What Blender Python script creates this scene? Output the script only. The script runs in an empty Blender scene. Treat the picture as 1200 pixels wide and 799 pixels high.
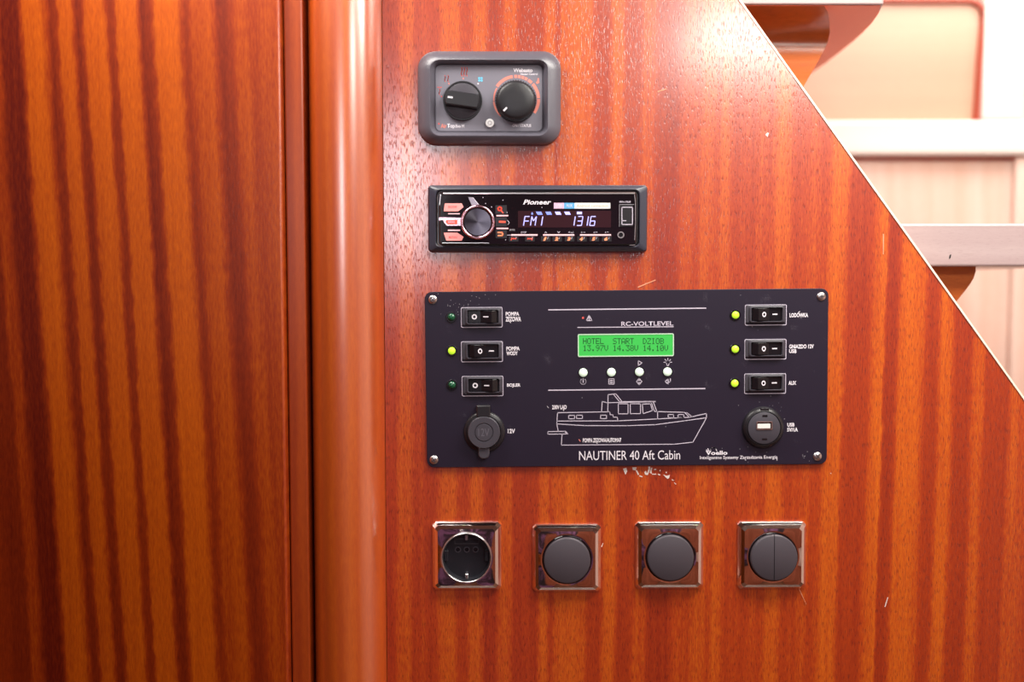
import bpy, bmesh, math, random
from mathutils import Vector, Matrix

random.seed(7)
scene = bpy.context.scene
col = scene.collection

# ------------------------------------------------------------------ camera
F = 1167.0                                # focal length in pixels of the 1200 px frame
EYE = Vector((0.0, -1.167, 1.5))
PITCH = math.radians(-3.4)
cd = bpy.data.cameras.new('camera'); cam = bpy.data.objects.new('camera', cd); col.objects.link(cam)
cam.location = EYE
cam.rotation_euler = (math.radians(90) + PITCH, 0, 0)
cd.sensor_width = 36.0; cd.lens = 36.0 * F / 1200.0
cd.clip_start = 0.01
cd.dof.use_dof = True; cd.dof.focus_distance = 1.160; cd.dof.aperture_fstop = 1.3
scene.camera = cam

# ------------------------------------------------------------------ world, light, exposure
w = bpy.data.worlds.new('world'); scene.world = w; w.use_nodes = True
w.node_tree.nodes['Background'].inputs[0].default_value = (0.85, 0.9, 1.0, 1)
w.node_tree.nodes['Background'].inputs[1].default_value = 0.3

def area(name, loc, target, sx, sy, power, color=(1, 1, 1)):
    l = bpy.data.lights.new(name, 'AREA'); l.shape = 'RECTANGLE'; l.size = sx; l.size_y = sy
    l.energy = power; l.color = color
    o = bpy.data.objects.new(name, l); col.objects.link(o); o.location = loc
    d = Vector(target) - Vector(loc)
    o.rotation_euler = d.to_track_quat('-Z', 'Y').to_euler()
    return o
# daylight: roof skylight in front of the panel, companionway hatch above the stairs, saloon window behind
CEIL = 2.12
area('skylight', (0.62, -0.40, CEIL - 0.01), (0.62, -0.399, 0), 0.86, 0.30, 18, (1.0, 0.96, 0.87))
area('saloon_skylight', (0.66, -1.34, CEIL - 0.01), (0.66, -1.339, 0), 0.44, 0.44, 15, (1.0, 0.97, 0.89))
area('door_fill', (-0.36, -0.26, CEIL - 0.01), (-0.36, -0.259, 0), 0.46, 0.18, 6.5, (1.0, 0.95, 0.88))  # extra lamp added above the door to brighten its top
area('hatch_daylight', (0.95, 0.28, CEIL - 0.01), (0.95, 0.281, 0), 0.9, 0.36, 9, (1.0, 0.96, 0.94))
area('window_daylight', (-0.36, -2.165, 1.80), (-0.36, 0, 1.80), 0.14, 0.42, 3.6, (0.97, 0.95, 1.0))

vs = scene.view_settings
vs.view_transform = 'Standard'; vs.look = 'None'; vs.gamma = 1.0; vs.use_curve_mapping = False
vs.exposure = 0.0

# ------------------------------------------------------------------ pixel -> place
def P(px, py, y=0.0):
    dx = (px - 600.0) / F; dz = (399.5 - py) / F
    c, s = math.cos(PITCH), math.sin(PITCH)
    ry = c - dz * s; rz = s + dz * c
    t = (y - EYE.y) / ry
    return Vector((EYE.x + dx * t, y, EYE.z + rz * t))

# ------------------------------------------------------------------ materials
MATS = {}
def mat(name, color, rough=0.5, metal=0.0, emit=None, estr=0.0, coat=0.0, spec=0.5, noise=None, bump=None, aniso=0.0, trans=0.0):
    if name in MATS: return MATS[name]
    m = bpy.data.materials.new(name); m.use_nodes = True
    nt = m.node_tree; b = nt.nodes['Principled BSDF']
    b.inputs['Base Color'].default_value = (*color, 1)
    b.inputs['Roughness'].default_value = rough
    b.inputs['Metallic'].default_value = metal
    b.inputs['Coat Weight'].default_value = coat
    b.inputs['Coat Roughness'].default_value = 0.08
    b.inputs['Specular IOR Level'].default_value = spec
    b.inputs['Transmission Weight'].default_value = trans
    if emit:
        b.inputs['Emission Color'].default_value = (*emit, 1); b.inputs['Emission Strength'].default_value = estr
    if aniso:
        b.inputs['Anisotropic'].default_value = aniso
        t = nt.nodes.new('ShaderNodeTangent'); t.direction_type = 'RADIAL'; t.axis = 'Y'
        nt.links.new(t.outputs[0], b.inputs['Tangent'])
    if noise:        # (scale, threshold, colour, amount): specks of dust or wear
        tc = nt.nodes.new('ShaderNodeTexCoord')
        n = nt.nodes.new('ShaderNodeTexNoise'); n.inputs['Scale'].default_value = noise[0]; n.inputs['Detail'].default_value = 2
        n2 = nt.nodes.new('ShaderNodeTexNoise'); n2.inputs['Scale'].default_value = noise[0] / 25; n2.inputs['Detail'].default_value = 2
        nt.links.new(tc.outputs['Object'], n.inputs['Vector']); nt.links.new(tc.outputs['Object'], n2.inputs['Vector'])
        mul = nt.nodes.new('ShaderNodeMath'); mul.operation = 'MULTIPLY'
        nt.links.new(n.outputs['Fac'], mul.inputs[0]); nt.links.new(n2.outputs['Fac'], mul.inputs[1])
        mr = nt.nodes.new('ShaderNodeMapRange'); mr.inputs[1].default_value = noise[1]; mr.inputs[2].default_value = noise[1] + 0.03
        mr.inputs[4].default_value = noise[3]
        nt.links.new(mul.outputs[0], mr.inputs[0])
        mx = nt.nodes.new('ShaderNodeMix'); mx.data_type = 'RGBA'
        mx.inputs[6].default_value = (*color, 1); mx.inputs[7].default_value = (*noise[2], 1)
        nt.links.new(mr.outputs[0], mx.inputs[0]); nt.links.new(mx.outputs[2], b.inputs['Base Color'])
    if bump:
        tc = nt.nodes.new('ShaderNodeTexCoord')
        n = nt.nodes.new('ShaderNodeTexNoise'); n.inputs['Scale'].default_value = bump[0]
        nt.links.new(tc.outputs['Object'], n.inputs['Vector'])
        bp = nt.nodes.new('ShaderNodeBump'); bp.inputs['Strength'].default_value = bump[1]; bp.inputs['Distance'].default_value = 0.0005
        nt.links.new(n.outputs['Fac'], bp.inputs['Height']); nt.links.new(bp.outputs[0], b.inputs['Normal'])
    MATS[name] = m
    return m

def wood(name, dark, mid, light, stripes=None, xr=(-1, 1), slant=0.0, z0=1.5, rough=0.32, coat=0.25, wob=0.010, axis='Z', freq=26.0, pore=0.5, jag=0.004, coat_rough=0.3, spec=0.5, streak=0.4, fine=0.55, coat_ior=1.5, pf=(1000, 150, .60, .70)):
    m = bpy.data.materials.new(name); m.use_nodes = True
    nt = m.node_tree; N = nt.nodes; L = nt.links; b = N['Principled BSDF']
    tc = N.new('ShaderNodeTexCoord'); sp = N.new('ShaderNodeSeparateXYZ'); L.new(tc.outputs['Object'], sp.inputs[0])
    if axis == 'Z': X, Z = sp.outputs[0], sp.outputs[2]
    elif axis == 'X': X, Z = sp.outputs[2], sp.outputs[0]
    else: X, Z = sp.outputs[0], sp.outputs[1]
    def math_(op, a, c, d=None):
        n = N.new('ShaderNodeMath'); n.operation = op
        for i, v in enumerate((a, c, d)):
            if v is None: continue
            if isinstance(v, (int, float)): n.inputs[i].default_value = v
            else: L.new(v, n.inputs[i])
        return n.outputs[0]
    def noise(fx, fz, detail=2.0, off=0.0):
        c = N.new('ShaderNodeCombineXYZ')
        L.new(math_('MULTIPLY_ADD', X, fx, off), c.inputs[0]); L.new(math_('MULTIPLY', Z, fz), c.inputs[1])
        L.new(math_('MULTIPLY', sp.outputs[1], 3.0), c.inputs[2])
        n = N.new('ShaderNodeTexNoise'); n.inputs['Scale'].default_value = 1.0; n.inputs['Detail'].default_value = detail
        L.new(c.outputs[0], n.inputs['Vector'])
        return n.outputs['Fac']
    xs = math_('MULTIPLY_ADD', math_('SUBTRACT', Z, z0), slant, X)
    xs = math_('MULTIPLY_ADD', math_('SUBTRACT', noise(7, 2.2), 0.5), wob * 2, xs)
    xs = math_('MULTIPLY_ADD', math_('SUBTRACT', noise(90, 45, 3, 3.0), 0.5), jag * 2, xs)
    if stripes:
        mr = N.new('ShaderNodeMapRange'); mr.inputs[1].default_value = xr[0]; mr.inputs[2].default_value = xr[1]
        L.new(xs, mr.inputs[0])
        fc = N.new('ShaderNodeFloatCurve'); L.new(mr.outputs[0], fc.inputs['Value'])
        cv = fc.mapping.curves[0]
        pts = [((x - xr[0]) / (xr[1] - xr[0]), v) for x, v in stripes]
        pts = sorted(p for p in pts if 0 < p[0] < 1)
        cv.points[0].location = (0, 0.5); cv.points[1].location = (1, 0.5)
        for p in pts: cv.points.new(*p)
        for p in cv.points: p.handle_type = 'VECTOR'
        fc.mapping.update()
        base = fc.outputs[0]
    else:
        c = N.new('ShaderNodeCombineXYZ'); L.new(math_('MULTIPLY', xs, freq), c.inputs[0])
        n = N.new('ShaderNodeTexNoise'); n.inputs['Scale'].default_value = 1.0; n.inputs['Detail'].default_value = 2.5
        L.new(c.outputs[0], n.inputs['Vector'])
        mr = N.new('ShaderNodeMapRange'); mr.inputs[1].default_value = 0.3; mr.inputs[2].default_value = 0.7; L.new(n.outputs['Fac'], mr.inputs[0])
        base = mr.outputs[0]
    v = math_('MULTIPLY_ADD', math_('SUBTRACT', noise(230, 5, 2, 1.0), 0.5), streak, base)
    v = math_('MULTIPLY_ADD', math_('SUBTRACT', noise(700, 90, 2, 2.0), 0.5), fine, v)
    cr = N.new('ShaderNodeValToRGB'); L.new(v, cr.inputs[0])
    e = cr.color_ramp.elements; e[0].position = 0.0; e[0].color = (*dark, 1); e[1].position = 1.0; e[1].color = (*light, 1)
    em = e.new(0.5); em.color = (*mid, 1)
    pr = N.new('ShaderNodeMapRange'); pr.inputs[1].default_value = pf[2]; pr.inputs[2].default_value = pf[3]; pr.inputs[4].default_value = pore
    L.new(noise(pf[0], pf[1], 1.5, 5.0), pr.inputs[0])
    mx = N.new('ShaderNodeMix'); mx.data_type = 'RGBA'; mx.blend_type = 'MULTIPLY'
    L.new(pr.outputs[0], mx.inputs[0]); L.new(cr.outputs[0], mx.inputs[6]); mx.inputs[7].default_value = (0.42, 0.3, 0.25, 1)
    L.new(mx.outputs[2], b.inputs['Base Color'])
    bp = N.new('ShaderNodeBump'); bp.inputs['Strength'].default_value = 0.24; bp.inputs['Distance'].default_value = 0.0004; bp.invert = True
    L.new(pr.outputs[0], bp.inputs['Height']); L.new(bp.outputs[0], b.inputs['Normal']); L.new(bp.outputs[0], b.inputs['Coat Normal'])
    b.inputs['Roughness'].default_value = rough; b.inputs['Coat Weight'].default_value = coat; b.inputs['Coat Roughness'].default_value = coat_rough
    b.inputs['Specular IOR Level'].default_value = spec; b.inputs['Coat IOR'].default_value = coat_ior
    MATS[name] = m
    return m

def px_st(lst): return [((p - 600) / 1000.0, 0.5 + (v - 0.5) * 0.8) for p, v in lst]
PANEL_ST = px_st([(440, .35), (458, .3), (464, .35), (470, .75), (482, .75), (488, .35), (497, .55), (506, .35), (512, .4), (518, .75), (534, .8), (541, .4),
    (549, .42), (555, .78), (567, .74), (572, .22), (584, .24), (588, .7), (601, .72), (606, .24), (622, .3), (632, .26), (637, .78), (648, .74), (650, .2),
    (653, .7), (672, .85), (689, .72), (694, .3), (708, .28), (714, .82), (724, .8), (729, .3), (744, .26), (751, .66), (762, .62), (767, .18), (790, .12),
    (797, .5), (806, .6), (815, .42), (822, .72), (832, .64), (838, .45), (844, .78), (852, .7), (858, .32), (868, .5), (880, .35), (888, .62), (899, .42),
    (908, .84), (919, .76), (926, .38), (940, .46), (950, .66), (958, .4), (966, .52), (972, .86), (988, .8), (994, .3), (1018, .26), (1024, .72),
    (1037, .92), (1040, .16), (1051, .2), (1057, .8), (1072, .9), (1084, .72), (1090, .26), (1101, .24), (1106, .8), (1117, .84), (1123, .26), (1140, .18),
    (1146, .74), (1155, .7), (1160, .3), (1184, .24), (1190, .7), (1200, .6), (1225, .3), (1250, .7)])
DOOR_ST = [((p - 600) / 1000.0 * 0.95, v) for p, v in [(-40, .5), (-10, .2), (4, .2), (8, .55), (18, .5), (24, .08), (42, .06), (50, .78), (68, .86), (76, .5), (80, .18), (86, .3), (90, .74), (103, .8),
    (110, .2), (116, .24), (121, .76), (141, .84), (148, .28), (153, .34), (157, .8), (178, .84), (186, .16), (195, .28), (202, .84), (225, .88),
    (236, .3), (244, .6), (264, .72), (276, .22), (286, .3), (294, .6), (304, .66), (312, .5), (330, .62), (345, .6)]]
W_DARK, W_MID, W_LIGHT = (0.27, 0.013, 0.001), (0.47, 0.046, 0.0015), (0.74, 0.145, 0.003)
wood('panel_wood', W_DARK, W_MID, W_LIGHT, PANEL_ST, (-0.2, 0.7), slant=-0.010, wob=0.004, jag=0.003, rough=0.40, coat=1.0, coat_rough=0.2, spec=0.6, pf=(800, 125, .57, .68), pore=0.7, coat_ior=2.0, fine=0.8)
wood('door_wood', (0.11, 0.005, 0.0008), (0.28, 0.028, 0.001), (0.55, 0.100, 0.0015), DOOR_ST, (-0.66, -0.22), slant=0.04, wob=0.004, jag=0.004, rough=0.45, coat=0.5, coat_rough=0.25, pore=0.25, z0=1.45, spec=0.3, streak=0.25)
wood('post_wood', (0.42, 0.045, 0.003), (0.56, 0.085, 0.003), (0.72, 0.145, 0.004), freq=40, rough=0.38, coat=1.0, coat_rough=0.24, pore=0.1, spec=1.0, coat_ior=2.3)
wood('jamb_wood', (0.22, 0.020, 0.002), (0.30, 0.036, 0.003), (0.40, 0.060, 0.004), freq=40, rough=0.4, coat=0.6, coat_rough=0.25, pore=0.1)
wood('room_wood', (0.10, 0.020, 0.006), (0.20, 0.050, 0.012), (0.33, 0.09, 0.020), freq=14, rough=0.4)
wood('cladding_wood', (0.14, 0.030, 0.014), (0.25, 0.065, 0.030), (0.42, 0.13, 0.07), freq=20, rough=0.5, coat=0.0)
mat('lining_plum', (0.016, 0.006, 0.010), 0.8, noise=(120, 0.25, (0.32, 0.13, 0.30), 0.8))
mat('wall_cream', (0.72, 0.52, 0.44), 0.5, noise=(30, 0.3, (0.66, 0.44, 0.36), 0.6))
wood('bulkhead_wood', (0.78, 0.46, 0.34), (0.82, 0.54, 0.43), (0.86, 0.63, 0.53), freq=22, rough=0.4, pore=0.1)
wood('upper_panel_wood', (0.56, 0.28, 0.18), (0.60, 0.31, 0.20), (0.64, 0.35, 0.23), freq=9, rough=0.4, pore=0.05, axis='X')
wood('rail_wood', (0.70, 0.58, 0.50), (0.74, 0.63, 0.56), (0.78, 0.68, 0.62), freq=10, rough=0.35, pore=0.05, axis='X')
wood('tread_wood', (0.40, 0.29, 0.29), (0.43, 0.32, 0.32), (0.46, 0.35, 0.35), freq=60, rough=0.35, pore=0.15, axis='X')
wood('bracket_wood', (0.36, 0.07, 0.012), (0.48, 0.11, 0.02), (0.58, 0.15, 0.03), freq=20, rough=0.25, coat=0.6, pore=0.2, axis='X')
wood('underside_bounce', (0.86, 0.20, 0.11), (0.88, 0.22, 0.12), (0.90, 0.24, 0.13), freq=9, rough=0.5, coat=0.0, pore=0.1)  # base colour brightened to carry bounce light on the upper tread's underside
wood('floor_wood', (0.07, 0.025, 0.012), (0.11, 0.04, 0.02), (0.16, 0.06, 0.03), freq=20, rough=0.35, axis='Y')
mat('edge_cream', (0.82, 0.68, 0.55), 0.4)
mat('trim_red', (0.36, 0.06, 0.03), 0.35)
mat('ceiling_cream', (0.30, 0.25, 0.21), 0.6)
mat('black_gap', (0.01, 0.006, 0.005), 0.8)
mat('plate_black', (0.0140, 0.0085, 0.0230), 0.46, spec=0.4, noise=(1500, 0.44, (0.25, 0.22, 0.27), 0.4))
mat('bezel_gray', (0.060, 0.054, 0.070), 0.40, bump=(1800, 0.15))
mat('heater_gray', (0.105, 0.098, 0.125), 0.36, bump=(1800, 0.12), spec=0.8)
mat('radio_surround', (0.040, 0.040, 0.062), 0.36, spec=0.7)
mat('face_gray', (0.20, 0.19, 0.235), 0.5, bump=(1500, 0.1))
mat('knob_black', (0.020, 0.019, 0.023), 0.38, bump=(1600, 0.2))
mat('black_plastic', (0.016, 0.014, 0.018), 0.35)
mat('switch_black', (0.008, 0.007, 0.010), 0.25)
mat('black_gloss', (0.008, 0.005, 0.007), 0.08)
mat('print_white', (0.85, 0.80, 0.88), 0.5)
mat('print_lilac', (0.62, 0.56, 0.68), 0.5)
mat('print_red', (0.75, 0.10, 0.09), 0.5)
mat('print_salmon', (0.80, 0.25, 0.20), 0.5)
mat('print_blue', (0.15, 0.55, 0.8), 0.5)
mat('mark_gray', (0.35, 0.33, 0.37), 0.5)
mat('steel', (0.80, 0.78, 0.78), 0.28, 1.0)
mat('steel_dark', (0.12, 0.11, 0.12), 0.45, 0.6)
mat('chrome', (0.92, 0.84, 0.82), 0.045, 1.0)
mat('spun_metal', (0.13, 0.12, 0.15), 0.3, 1.0, aniso=0.85)
mat('pink_metal', (0.85, 0.55, 0.66), 0.18, 1.0)
mat('disc_plum', (0.070, 0.058, 0.072), 0.48)
mat('socket_black', (0.018, 0.018, 0.024), 0.3)
mat('lcd_green', (0.04, 0.36, 0.07), 0.3, emit=(0.05, 0.60, 0.07), estr=0.42)
mat('lcd_ink', (0.006, 0.10, 0.02), 0.5)
mat('lcd_rim', (0.55, 0.75, 0.58), 0.4)
mat('led_on', (0.5, 0.85, 0.05), 0.25, emit=(0.52, 0.85, 0.03), estr=0.7)
mat('led_off', (0.010, 0.10, 0.045), 0.12, coat=0.6)
mat('button_white', (0.75, 0.88, 0.76), 0.35, emit=(0.7, 0.95, 0.72), estr=0.35)
mat('status_white', (0.85, 0.85, 0.87), 0.35)
mat('lit_pink', (0.7, 0.25, 0.23), 0.4, emit=(0.95, 0.32, 0.30), estr=0.55)
mat('lit_red', (0.6, 0.05, 0.03), 0.4, emit=(1.0, 0.10, 0.05), estr=0.9)
mat('lit_orange', (0.7, 0.2, 0.1), 0.4, emit=(1.0, 0.28, 0.12), estr=0.9)
mat('lit_rose', (0.7, 0.4, 0.42), 0.4, emit=(1.0, 0.55, 0.6), estr=0.6)
mat('lcd_digit', (0.3, 0.3, 0.8), 0.4, emit=(0.52, 0.48, 1.0), estr=1.0)
mat('lcd_small', (0.2, 0.25, 0.7), 0.4, emit=(0.22, 0.30, 0.95), estr=0.6)
mat('display_glass', (0.035, 0.012, 0.016), 0.12)
mat('sticker_pink', (0.82, 0.50, 0.68), 0.4)
mat('sticker_blue', (0.12, 0.42, 0.75), 0.4)
mat('sticker_white', (0.86, 0.84, 0.82), 0.4)
mat('sticker_text', (0.45, 0.45, 0.35), 0.5)
mat('flake_white', (0.80, 0.70, 0.66), 0.7)
mat('scuff_faint', (0.72, 0.30, 0.17), 0.6)
mat('emboss_gray', (0.13, 0.12, 0.15), 0.4)
mat('tab_gray', (0.42, 0.38, 0.44), 0.35, 0.8)
mat('window_frame', (0.7, 0.66, 0.6), 0.4)

# ------------------------------------------------------------------ building helpers
class Dev:
    """A thing fixed to the panel: local x right, z up, -y out of the panel."""
    def __init__(s, name, cx, cy, roll, label, cat, group=None):
        s.o = bpy.data.objects.new(name, None); col.objects.link(s.o)
        s.o.empty_display_size = 0.02
        s.org = P(cx, cy, 0.0); s.a = math.radians(roll)
        s.o.location = s.org; s.o.rotation_euler = (0, -s.a, 0)
        s.o['label'] = label; s.o['category'] = cat
        if group: s.o['group'] = group
        d = s.org - EYE
        s.s = (d.y * math.cos(PITCH) + d.z * math.sin(PITCH)) / F      # metres per pixel here
    def p(s, px, py, w=0.0):
        q = P(px, py, -w) - s.org
        c, n = math.cos(-s.a), math.sin(-s.a)
        return (q.x * c - q.z * n, q.x * n + q.z * c)
    def rect(s, x0, y0, x1, y1, w=0.0):
        a = s.p(x0, y0, w); b = s.p(x1, y1, w)
        return (a[0] + b[0]) / 2, (a[1] + b[1]) / 2, abs(b[0] - a[0]), abs(a[1] - b[1])

def rr(cx, cz, w_, h_, r, n=6):
    r = max(min(r, w_ / 2 - 1e-6, h_ / 2 - 1e-6), 1e-6)
    out = []
    for (sx, sz, a0) in ((1, 1, 0), (-1, 1, 90), (-1, -1, 180), (1, -1, 270)):
        for k in range(n + 1):
            a = math.radians(a0 + 90 * k / n)
            out.append((cx + sx * (w_ / 2 - r) + r * math.cos(a), cz + sz * (h_ / 2 - r) + r * math.sin(a)))
    return out
def circ(cx, cz, r, n=40):
    return [(cx + r * math.cos(2 * math.pi * k / n), cz + r * math.sin(2 * math.pi * k / n)) for k in range(n)]
def at(outline, w_):
    return [(x, -w_, z) for x, z in outline]

class MB:
    def __init__(s): s.v = []; s.f = []
    def loft(s, loops, cap0=True, cap1=True, ring=False):
        n = len(loops[0]); base = len(s.v)
        for lp in loops: s.v += [tuple(q) for q in lp]
        m = len(loops)
        for i in range(m if ring else m - 1):
            a = base + i * n; b = base + ((i + 1) % m) * n
            for k in range(n):
                k2 = (k + 1) % n
                s.f.append((a + k, a + k2, b + k2, b + k))
        if cap0 and not ring: s.f.append(tuple(base + k for k in range(n)))
        if cap1 and not ring: s.f.append(tuple(base + (m - 1) * n + k for k in range(n)))
        return s
    def block(s, cx, cz, w_, h_, r, w0, w1, bev=0.0, n=6):
        lp = [at(rr(cx, cz, w_, h_, r, n), w0)]
        if bev:
            lp += [at(rr(cx, cz, w_, h_, r, n), w1 - bev), at(rr(cx, cz, w_ - 2 * bev, h_ - 2 * bev, max(r - bev, 1e-5), n), w1)]
        else: lp.append(at(rr(cx, cz, w_, h_, r, n), w1))
        return s.loft(lp)
    def disc(s, cx, cz, r, w0, w1, bev=0.0, n=40):
        lp = [at(circ(cx, cz, r, n), w0)]
        if bev: lp += [at(circ(cx, cz, r, n), w1 - bev), at(circ(cx, cz, r - bev * .3, n), w1 - bev * .3), at(circ(cx, cz, r - bev, n), w1)]
        else: lp.append(at(circ(cx, cz, r, n), w1))
        return s.loft(lp)
    def tube(s, cx, cz, ro, ri, w0, w1, n=40, bev=0.0):
        b = bev
        return s.loft([at(circ(cx, cz, ro, n), w0), at(circ(cx, cz, ro, n), w1 - b), at(circ(cx, cz, ro - b, n), w1),
                       at(circ(cx, cz, ri + b, n), w1), at(circ(cx, cz, ri, n), w1 - b), at(circ(cx, cz, ri, n), w0)], ring=True)
    def frame(s, cx, cz, w_, h_, r, t, w0, w1, n=5):
        o = rr(cx, cz, w_, h_, r, n); i = rr(cx, cz, w_ - 2 * t, h_ - 2 * t, max(r - t, 1e-5), n)
        return s.loft([at(o, w0), at(o, w1), at(i, w1), at(i, w0)], ring=True)
    def poly(s, pts, w0, w1):
        return s.loft([at(pts, w0), at(pts, w1)])
    def stroke(s, pts, t, w0, w1, closed=False):
        P_ = list(pts) + ([pts[0]] if closed else [])
        for a, b in zip(P_[:-1], P_[1:]):
            d = Vector((b[0] - a[0], b[1] - a[1])); L = d.length
            if L < 1e-9: continue
            d /= L; n = Vector((-d.y, d.x)) * t / 2; e = d * t * 0.4
            A = Vector(a) - e; B = Vector(b) + e
            s.poly([tuple(A - n), tuple(B - n), tuple(B + n), tuple(A + n)], w0, w1)
        return s
    def box(s, x0, x1, y0, y1, z0, z1):
        return s.loft([[(x0, y0, z0), (x1, y0, z0), (x1, y0, z1), (x0, y0, z1)], [(x0, y1, z0), (x1, y1, z0), (x1, y1, z1), (x0, y1, z1)]])
    def build(s, name, m, parent=None, smooth=35, bevel=0.0):
        me = bpy.data.meshes.new(name); me.from_pydata(s.v, [], s.f)
        bm = bmesh.new(); bm.from_mesh(me); bmesh.ops.recalc_face_normals(bm, faces=bm.faces); bm.to_mesh(me); bm.free()
        if smooth:
            for p in me.polygons: p.use_smooth = True
            me.set_sharp_from_angle(angle=math.radians(smooth))
        me.materials.append(MATS[m])
        o = bpy.data.objects.new(name, me); col.objects.link(o)
        if parent is not None: o.parent = parent
        if bevel:
            bv = o.modifiers.new('bevel', 'BEVEL'); bv.width = bevel; bv.segments = 2; bv.limit_method = 'ANGLE'
        return o

PR = 0.00012          # thickness of print
def text(dev, s, x0, y0, x1, y1, m, w0=0.0, name='lettering', parent=None, bold=0.02, shear=0.0, wref=None):
    """lettering fitted to the pixel box x0..x1, y0..y1 on the surface at height w0"""
    c = bpy.data.curves.new('t', 'FONT'); c.body = s; c.size = 1.0; c.offset = bold; c.shear = shear; c.resolution_u = 3
    o = bpy.data.objects.new('t', c); col.objects.link(o)
    dg = bpy.context.evaluated_depsgraph_get(); dg.update()
    me = bpy.data.meshes.new_from_object(o.evaluated_get(dg))
    bpy.data.objects.remove(o); bpy.data.curves.remove(c)
    xs = [v.co.x for v in me.vertices]; ys = [v.co.y for v in me.vertices]
    cx, cz, W, H = dev.rect(x0, y0, x1, y1, w0 if wref is None else wref)
    sx = W / (max(xs) - min(xs)); sy = H / (max(ys) - min(ys)); mx = (max(xs) + min(xs)) / 2; my = (max(ys) + min(ys)) / 2
    for v in me.vertices:
        v.co = Vector((cx + (v.co.x - mx) * sx, -(w0 + PR), cz + (v.co.y - my) * sy))
    me.materials.clear(); me.materials.append(MATS[m]); me.name = name
    ob = bpy.data.objects.new(name, me); col.objects.link(ob); ob.parent = parent or dev.o
    return ob
def lines(dev, plist, t, m, w0=0.0, name='line_drawing', parent=None):
    mb = MB()
    for it in plist:
        pts, cl = (it, False) if not isinstance(it, dict) else (it['p'], True)
        mb.stroke([dev.p(x, y, w0) for x, y in pts], t * dev.s, w0, w0 + PR, cl)
    return mb.build(name, m, parent or dev.o, smooth=0)
def struct(o, label=None, cat=None):
    o['kind'] = 'structure'
    if label: o['label'] = label; o['category'] = cat
    return o

# ================================================================== THE SETTING
# veneered side panel of the companionway, with the slanted edge along the stairs
a, b_ = P(866, 0, 0), P(1200, 468, 0)
sl = (b_.x - a.x) / (b_.z - a.z)
def diag(z): return a.x + (z - a.z) * sl
XL = P(451, 400, 0).x
pan = [(XL, 0.0), (diag(0.0), 0.0), (diag(CEIL), CEIL), (XL, CEIL)]
wf = struct(MB().loft([[(x, 0.0, z) for x, z in pan], [(x, 0.018, z) for x, z in pan]]).build('wall_front', 'panel_wood', smooth=0),
            'glossy striped mahogany panel with slanted edge carrying the controls', 'wall')
# pale edging along the slant
n2 = Vector((1, -sl)).normalized() if True else None
n2 = Vector((1.0, 0, -sl)).normalized()
A_, B_ = Vector((diag(0.0), 0, 0.0)), Vector((diag(CEIL), 0, CEIL))
eb = []
for (o_, y) in ((-0.0006, -0.0012), (0.0018, -0.0004), (0.0018, 0.0185), (-0.0006, 0.0185)):
    eb.append((o_, y))
mb = MB(); mb.loft([[tuple(A_ + n2 * o_ + Vector((0, y, 0))) for o_, y in eb], [tuple(B_ + n2 * o_ + Vector((0, y, 0))) for o_, y in eb]])
mb.build('edge_band', 'edge_cream', wf, smooth=0)
# chips, smears and scratches in the varnish
fl = [[(730, 549), (734, 548), (735, 552), (733, 556), (731.5, 553)], [(741, 547.5), (746, 547.5), (745, 551), (741.5, 550.5)],
      [(745, 551), (746.5, 551), (749, 556), (747.5, 556.5)], [(749.5, 557), (753, 558), (752.5, 559), (749, 558)],
      [(755, 553), (757, 551.5), (758, 555), (760, 549), (759.5, 546.5), (762, 546.5), (761.5, 551), (759, 556.5), (756, 556)],
      [(763, 548), (764.5, 548), (763.5, 552), (764, 555), (761.5, 554)], [(764, 555.2), (769, 555), (769, 556), (764, 556)],
      [(766.5, 549.5), (769, 549.2), (769, 550.5), (766.5, 550.6)], [(771, 555), (774, 556), (773, 557), (771, 556)], [(773, 550.5), (774, 550.5), (774, 552), (773, 552)],
      [(777, 556), (781, 557.5), (785, 556.5), (784, 560), (782, 561), (780, 559)], [(780, 552.5), (781.5, 553), (781, 554.5), (780, 554)],
      [(787, 561.5), (789.5, 562.5), (789, 563.3), (787, 562.2)], [(790, 565), (792.5, 567), (792, 567.6), (790, 565.8)],
      [(1036.5, 711), (1037.5, 711), (1040.8, 700), (1040, 699.5)], [(936, 690), (937, 690), (945, 708), (944.6, 708.2)],
      [(704.5, 640.5), (706.3, 636.2), (707, 636.4), (705.2, 641)], [(770, 107), (781, 103.5), (781, 104.6), (771, 108)], [(897, 158), (899, 155), (901, 156), (899.5, 160.5)],
      [(1034.5, 274), (1036, 274), (1035.5, 298), (1034.6, 298)], [(747, 336), (768, 327.5), (768.5, 328.5), (748, 337)], [(973, 554), (974, 554), (974, 555), (973, 555)]]
for f_ in fl:
    q = [P(x, y, 0) for x, y in f_]
    faint = f_[0] in ((770, 107), (1034.5, 274), (747, 336), (936, 690))
    MB().poly([(v.x, v.z) for v in q], 0.0, 0.00025).build('varnish_chip', 'scuff_faint' if faint else 'flake_white', wf, smooth=0)

# rounded corner post left of the panel
def py_x(px, y): return P(px, 400, y).x
hw, dp = (XL - py_x(364, -0.02)) / 2, 0.058
prof = []
for k in range(41):
    t = math.pi * k / 40
    c_, s_ = math.cos(t), math.sin(t)
    prof.append((XL - 0.0005 - hw + hw * math.copysign(abs(c_) ** 0.9, c_), 0.004 - dp * s_ ** 0.75))
prof += [(XL - 2 * hw, 0.06), (XL - 0.0005, 0.06)]
MBp = MB().loft([[(x, y, 0.0) for x, y in prof], [(x, y, CEIL) for x, y in prof]])
struct(MBp.build('trim_1', 'post_wood', smooth=50), 'rounded glossy mahogany corner post between door and panel', 'post')
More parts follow.
